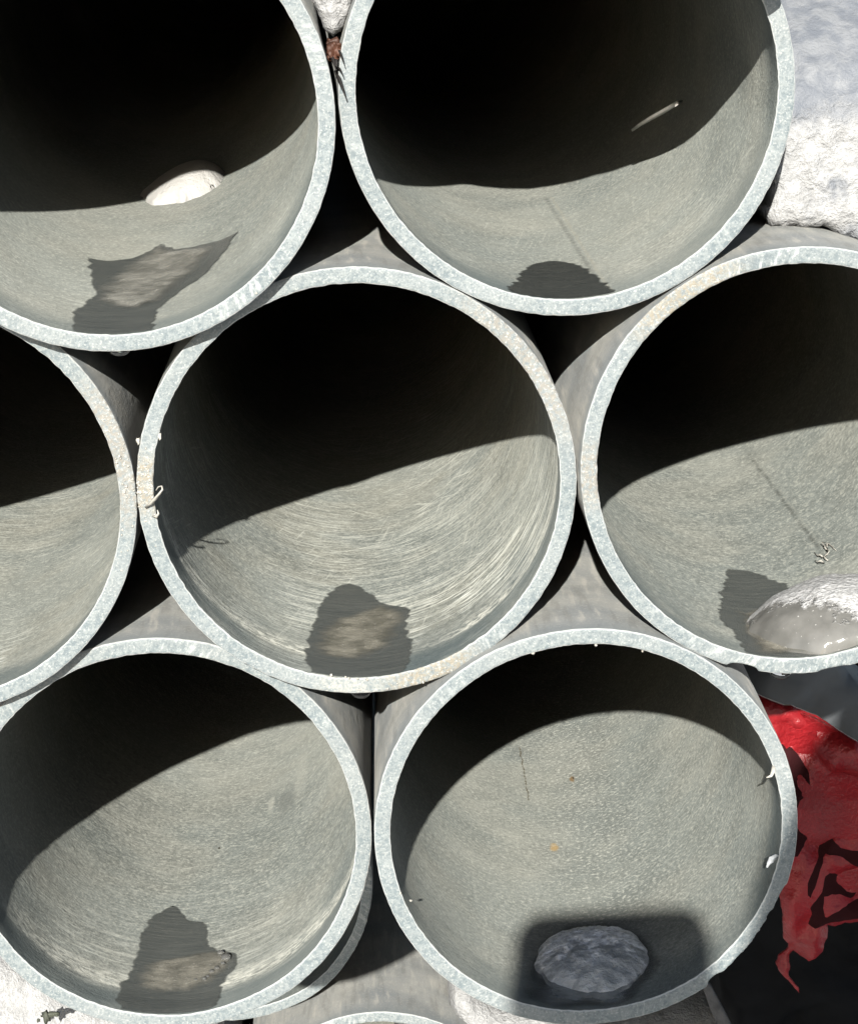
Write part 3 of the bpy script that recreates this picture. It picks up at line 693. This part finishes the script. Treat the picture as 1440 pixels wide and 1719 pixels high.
# ------------------------------------------------------------------ leaf scrap and thin dark strips
LEAF = plain('dry_leaf', (.055, .021, .011), .6, 500, .0006, .5)
STRIP = plain('dark_strip', (.013, .011, .010), .6, 500, .0002, .4)
lf = bpy.data.objects.new('leaf_scrap', None); COL.objects.link(lf); lf.location = at(560, 88, .004)
tag(lf, 'rusty brown crumpled leaf scrap wedged between the two upper pipes', 'leaf')
L0 = np.array(lf.location)
rr = random.Random(12)
for k in range(11):
    cx, cy = 560+rr.uniform(-6, 6), 82+rr.uniform(-15, 13); a = rr.random()*6.28
    V, Fc = [], []; N = 7
    for i in range(N):
        for j in range(N):
            s, t = (i/(N-1)-.5)*26*rr.uniform(.9, 1.1), (j/(N-1)-.5)*20
            x, y = cx+s*math.cos(a)-t*math.sin(a), cy+s*math.sin(a)+t*math.cos(a)
            x = min(max(x, 548+max(0, y-75)*.10), 574-max(0, y-75)*.12)
            q = at(x, y, .001+.0025*fbm(x*.12, y*.12, k*3, 3)+k*.0006); V.append(q-L0)
    for i in range(N-1):
        for j in range(N-1): Fc.append((i*N+j, (i+1)*N+j, (i+1)*N+j+1, i*N+j+1))
    o = mesh('leaf_piece', V, Fc, LEAF, lf); md = o.modifiers.new('thick', 'SOLIDIFY'); md.thickness = .0004
def dark_strip(a, b, ya, yb, w):
    p0, p1 = at(*a, ya), at(*b, yb); n = 8
    V, Fc = ribbon([p0+(p1-p0)*i/n+np.array([0, 0, .0006])*math.sin(i/n*3.1) for i in range(n+1)], w, w*.6); return V, Fc
for a, b, y0, y1, w in (((556, 92), (564, 118), .002, -.004, .0011), ((569, 84), (577, 106), -.001, -.007, .0008), ((563, 100), (566, 112), .0, -.003, .0012), ((566, 112), (576, 126), -.001, -.006, .0007), ((563, 118), (580, 162), .001, -.007, .0013)):
    V, Fc = dark_strip(a, b, y0, y1, w); mesh('dark_strip', [np.array(q)-L0 for q in V], Fc, STRIP, lf)

# ------------------------------------------------------------------ bag, sheets, strap at the lower right
g = NT('red_film'); o_ = g.obj(); n1 = g.noise(o_, 60, 4)
RED = g.fin(g.mix(g.ramp(n1, .3, .7), (.22, .008, .011), (.31, .013, .017)), .40, g.bump(g.math('ADD', g.noise(o_, 120, 4), g.noise(o_, 500, 2)), .0012, .5), .45)
g = NT('black_print'); o_ = g.obj()
PRT = g.fin((.030, .007, .008), .8, g.bump(g.noise(o_, 120, 4), .0012, .5), .08)
YB = .20
out = [(1262, 1166), (1290, 1178), (1330, 1190), (1380, 1212), (1440, 1245), (1500, 1285), (1560, 1350), (1560, 1540), (1470, 1548), (1440, 1551), (1419, 1552), (1402, 1556), (1390, 1553), (1388, 1570), (1383, 1584), (1376, 1598), (1368, 1608), (1357, 1613), (1344, 1607), (1334, 1602), (1327, 1610), (1328, 1628), (1326, 1645), (1334, 1653), (1342, 1663), (1342, 1671), (1334, 1660), (1321, 1650), (1312, 1641), (1307, 1631), (1313, 1615), (1326, 1600), (1327, 1592), (1317, 1581), (1310, 1524), (1300, 1440), (1290, 1300)]
pr = [[(1300, 1262), (1332, 1262), (1351, 1286), (1360, 1307), (1360, 1332), (1355, 1344), (1340, 1342), (1312, 1330)],
      [(1318, 1345), (1343, 1344), (1360, 1362), (1377, 1376), (1376, 1396), (1350, 1412), (1336, 1430), (1318, 1420)],
      [(1379, 1377), (1401, 1358), (1418, 1369), (1424, 1383), (1412, 1395), (1388, 1390)],
      [(1379, 1400), (1394, 1405), (1411, 1423), (1440, 1429), (1530, 1440), (1530, 1500), (1440, 1457), (1414, 1439), (1386, 1433), (1377, 1449), (1355, 1498), (1350, 1473), (1373, 1436)],
      [(1383, 1467), (1401, 1465), (1425, 1485), (1440, 1496), (1440, 1507), (1429, 1512), (1409, 1501), (1380, 1501), (1381, 1532), (1393, 1529), (1440, 1514), (1520, 1500), (1520, 1525), (1440, 1541), (1417, 1546), (1386, 1549), (1365, 1552), (1355, 1546), (1359, 1527), (1355, 1514), (1377, 1491)]]
fa_, fb_ = XZ((1318, 1216), YB), XZ((1445, 1352), YB)
ga_, gb_ = XZ((1342, 1345), YB), XZ((1380, 1378), YB)
def fold(x, z, a, b, w):
    ux, uz = b[0]-a[0], b[1]-a[1]; l = math.hypot(ux, uz); d = ((x-a[0])*uz-(z-a[1])*ux)/l
    t = ((x-a[0])*ux+(z-a[1])*uz)/l/l
    return math.exp(-abs(d)/w)*(1 if 0 < t < 1.3 else math.exp(-min(abs(t), abs(t-1.3))*8)), d
def bag_y(x, z):
    e1, d1 = fold(x, z, fa_, fb_, .0030); e2, d2 = fold(x, z, ga_, gb_, .0022)
    return YB+.0045*e1+.004*e2+.004*math.tanh(d1*160)+.007*math.sin((x-.18)*60+z*34)+.003*math.sin(x*90-z*120)
RB = slab('red_bag', roughen([XZ(q, YB) for q in out], .0007, 260, 40, .0014), YB, .002, .001, .010, .0010, 90, RED, 41, .0022,
          prints=[roughen([XZ(q, YB) for q in catmull(s, 2)], .0006, 300, 60+i, .0016) for i, s in enumerate(pr)], pmat=PRT, crease=.0048, yfun=bag_y)
tag(RB, 'crumpled torn red plastic bag with blackish print beside the lower right pipe', 'bag')
BLK = plain('black_plastic', (.005, .0055, .0065), .75, 120, .0012, .4, .12)
GRY = plain('grey_sheet', (.15, .16, .17), .7, 60, .0010, .12, .3)
q = [XZ(k, .33) for k in ((1195, 1420), (1260, 1395), (1330, 1400), (1460, 1380), (1640, 1380), (1640, 2100), (1260, 2100), (1232, 1740), (1205, 1690))]
tag(slab('black_sack', catmull(q, 2), .33, .16, .02, .02, .004, 40, BLK, 42, .006, crease=.008), 'black plastic sack lying under the red bag', 'sack')
q = [XZ(k, .40) for k in ((1255, 1230), (1268, 1170), (1290, 1130), (1340, 1060), (1390, 1080), (1425, 1130), (1470, 1165), (1600, 1250), (1600, 1480), (1260, 1480))]
tag(slab('grey_sheet', q, .40, .05, .008, .03, .002, 25, GRY, 43, .006, crease=.005), 'smooth slate grey sheet standing behind the red bag', 'sheet')
q = [XZ(k, .66) for k in ((1120, 1000), (1700, 980), (1700, 1900), (1120, 1900))]
tag(slab('black_tarp', q, .66, .04, .01, .04, .004, 20, BLK, 44, .012, crease=.008), 'black tarpaulin hanging behind the slate grey sheet', 'tarpaulin')
q = [XZ(k, .30) for k in ((1176, 1650), (1192, 1652), (1212, 1690), (1240, 1745), (1252, 1800), (1226, 1800), (1214, 1745), (1194, 1700))]
tag(slab('strap', q, .30, .003, .001, .004, .0002, 200, plain('strap', (.07, .07, .072), .6, 900, .0005), 45, .002), 'dark grey strap between the snow and the black sack', 'strap')
# scraps of bark on the bright snow
V, Fc = [], []
for (x, y, r) in ((78, 1708, .0022), (84, 1704, .0026), (91, 1703, .0018), (96, 1706, .0009), (64, 1714, .0008)):
    v, f = crumbs([at(x, y, .285)], r, int(x)); b0 = len(V); V += v; Fc += [tuple(b0+i for i in k) for k in f]
tag(mesh('bark_scrap', V, Fc, plain('bark', (.05, .055, .04), .7, 300, .001, .5)), 'dark scrap of bark on the bright snow in the lower left corner', 'bark')

# ------------------------------------------------------------------ timber the stack stands on (behind, out of sight of the sun)
WOOD = plain('timber', (.22, .16, .10), .7, 90, .002, .3)
def timber(y, label):
    bm = bmesh.new(); bmesh.ops.create_cube(bm, size=1)
    for v in bm.verts: v.co = Vector((v.co.x*.9, v.co.y*.09, v.co.z*.33))
    bmesh.ops.bevel(bm, geom=bm.edges[:], offset=.004, segments=2, affect='EDGES')
    me = bpy.data.meshes.new('timber'); bm.to_mesh(me); bm.free(); o = link('timber', me, WOOD); o.location = (0, y, -.399)
    tag(o, label, 'timber', 'timbers under the pipe stack')
timber(2.0, 'squared timber under the far end of the pipe stack')

# ------------------------------------------------------------------ photographer with the phone (behind the lens; they cast the shade on the lower right)
PY = CAM[1]-.050
bm = bmesh.new(); prof = []
x0, x1, z1, z0, rc = CAM[0]-.0575, CAM[0]+.0205, CAM[2]+.0135, CAM[2]-.142, .012
for (cx, cz, a0) in ((x1-rc, z1-rc, 0), (x0+rc, z1-rc, 90), (x0+rc, z0+rc, 180), (x1-rc, z0+rc, 270)):
    for i in range(9): a = R_(a0+i*90/8); prof.append((cx+rc*math.cos(a), cz+rc*math.sin(a)))
fr_ = [bm.verts.new((x, PY, z)) for x, z in prof]; bk = [bm.verts.new((x, PY-.008, z)) for x, z in prof]
bm.faces.new(fr_); bm.faces.new(bk[::-1]); n = len(prof)
for i in range(n): bm.faces.new((fr_[i], bk[i], bk[(i+1) % n], fr_[(i+1) % n]))
bmesh.ops.recalc_face_normals(bm, faces=bm.faces)
me = bpy.data.meshes.new('phone'); bm.to_mesh(me); bm.free()
ph = link('phone', me, plain('phone_shell', (.03, .03, .035), .3, 50, .0001)); tag(ph, 'dark phone held up in front of the pipes', 'phone')
def skin_body():
    pts, ed, rad = [], [], []
    def a(q, r, par=None):
        pts.append(q); rad.append(r)
        if par is not None: ed.append((par, len(pts)-1))
        return len(pts)-1
    pel = a((.24, -1.16, -.30), .15); ch = a((.23, -1.13, -.02), .155, pel); ch2 = a((.22, -1.12, .16), .15, ch)
    nk = a((.1994, -1.11, .3702), .1071, ch2); hd = a((.216, -1.09, .4592), .094, nk); a((.216, -1.09, .5392), .094, hd)
    sh = a((.1409, -1.11, .2853), .1577, ch2); ed.append((sh, nk)); el = a((.075, -1.02, .06), .05, sh); wr = a((.045, -.93, .125), .030, el)
    pm = a((.036, PY-.022, .150), .020, wr)
    for k in range(4):
        f = a((.034, PY+.006, .165-k*.019), .0085, pm); f = a((.014, PY+.010, .163-k*.019), .008, f); a((-.004-.002*k, PY+.009, .162-k*.019), .0075, f)
    th_ = a((.034, PY-.026, .182), .017, pm); a((.010, PY-.018, .190), .009, th_)
    s2 = a((.37, -1.12, .235), .078, ch2); e2 = a((.43, -1.08, -.02), .05, s2); a((.42, -1.0, -.22), .04, e2)
    for s in (.17, .31):
        k = a((s, -1.15, -.42), .09, pel); a((s, -1.16, -.56), .06, k)
    me = bpy.data.meshes.new('person'); me.from_pydata(pts, ed, []); o = link('person', me, plain('dark_coat', (.025, .027, .032), .8, 120, .002))
    md = o.modifiers.new('skin', 'SKIN'); md.use_smooth_shade = True
    for v, r in zip(me.skin_vertices[0].data, rad): v.radius = (r, r)
    me.skin_vertices[0].data[0].use_root = True
    o.modifiers.new('sub', 'SUBSURF').levels = 1
    return o
tag(skin_body(), 'person in a dark coat and gloves holding up a phone', 'person')
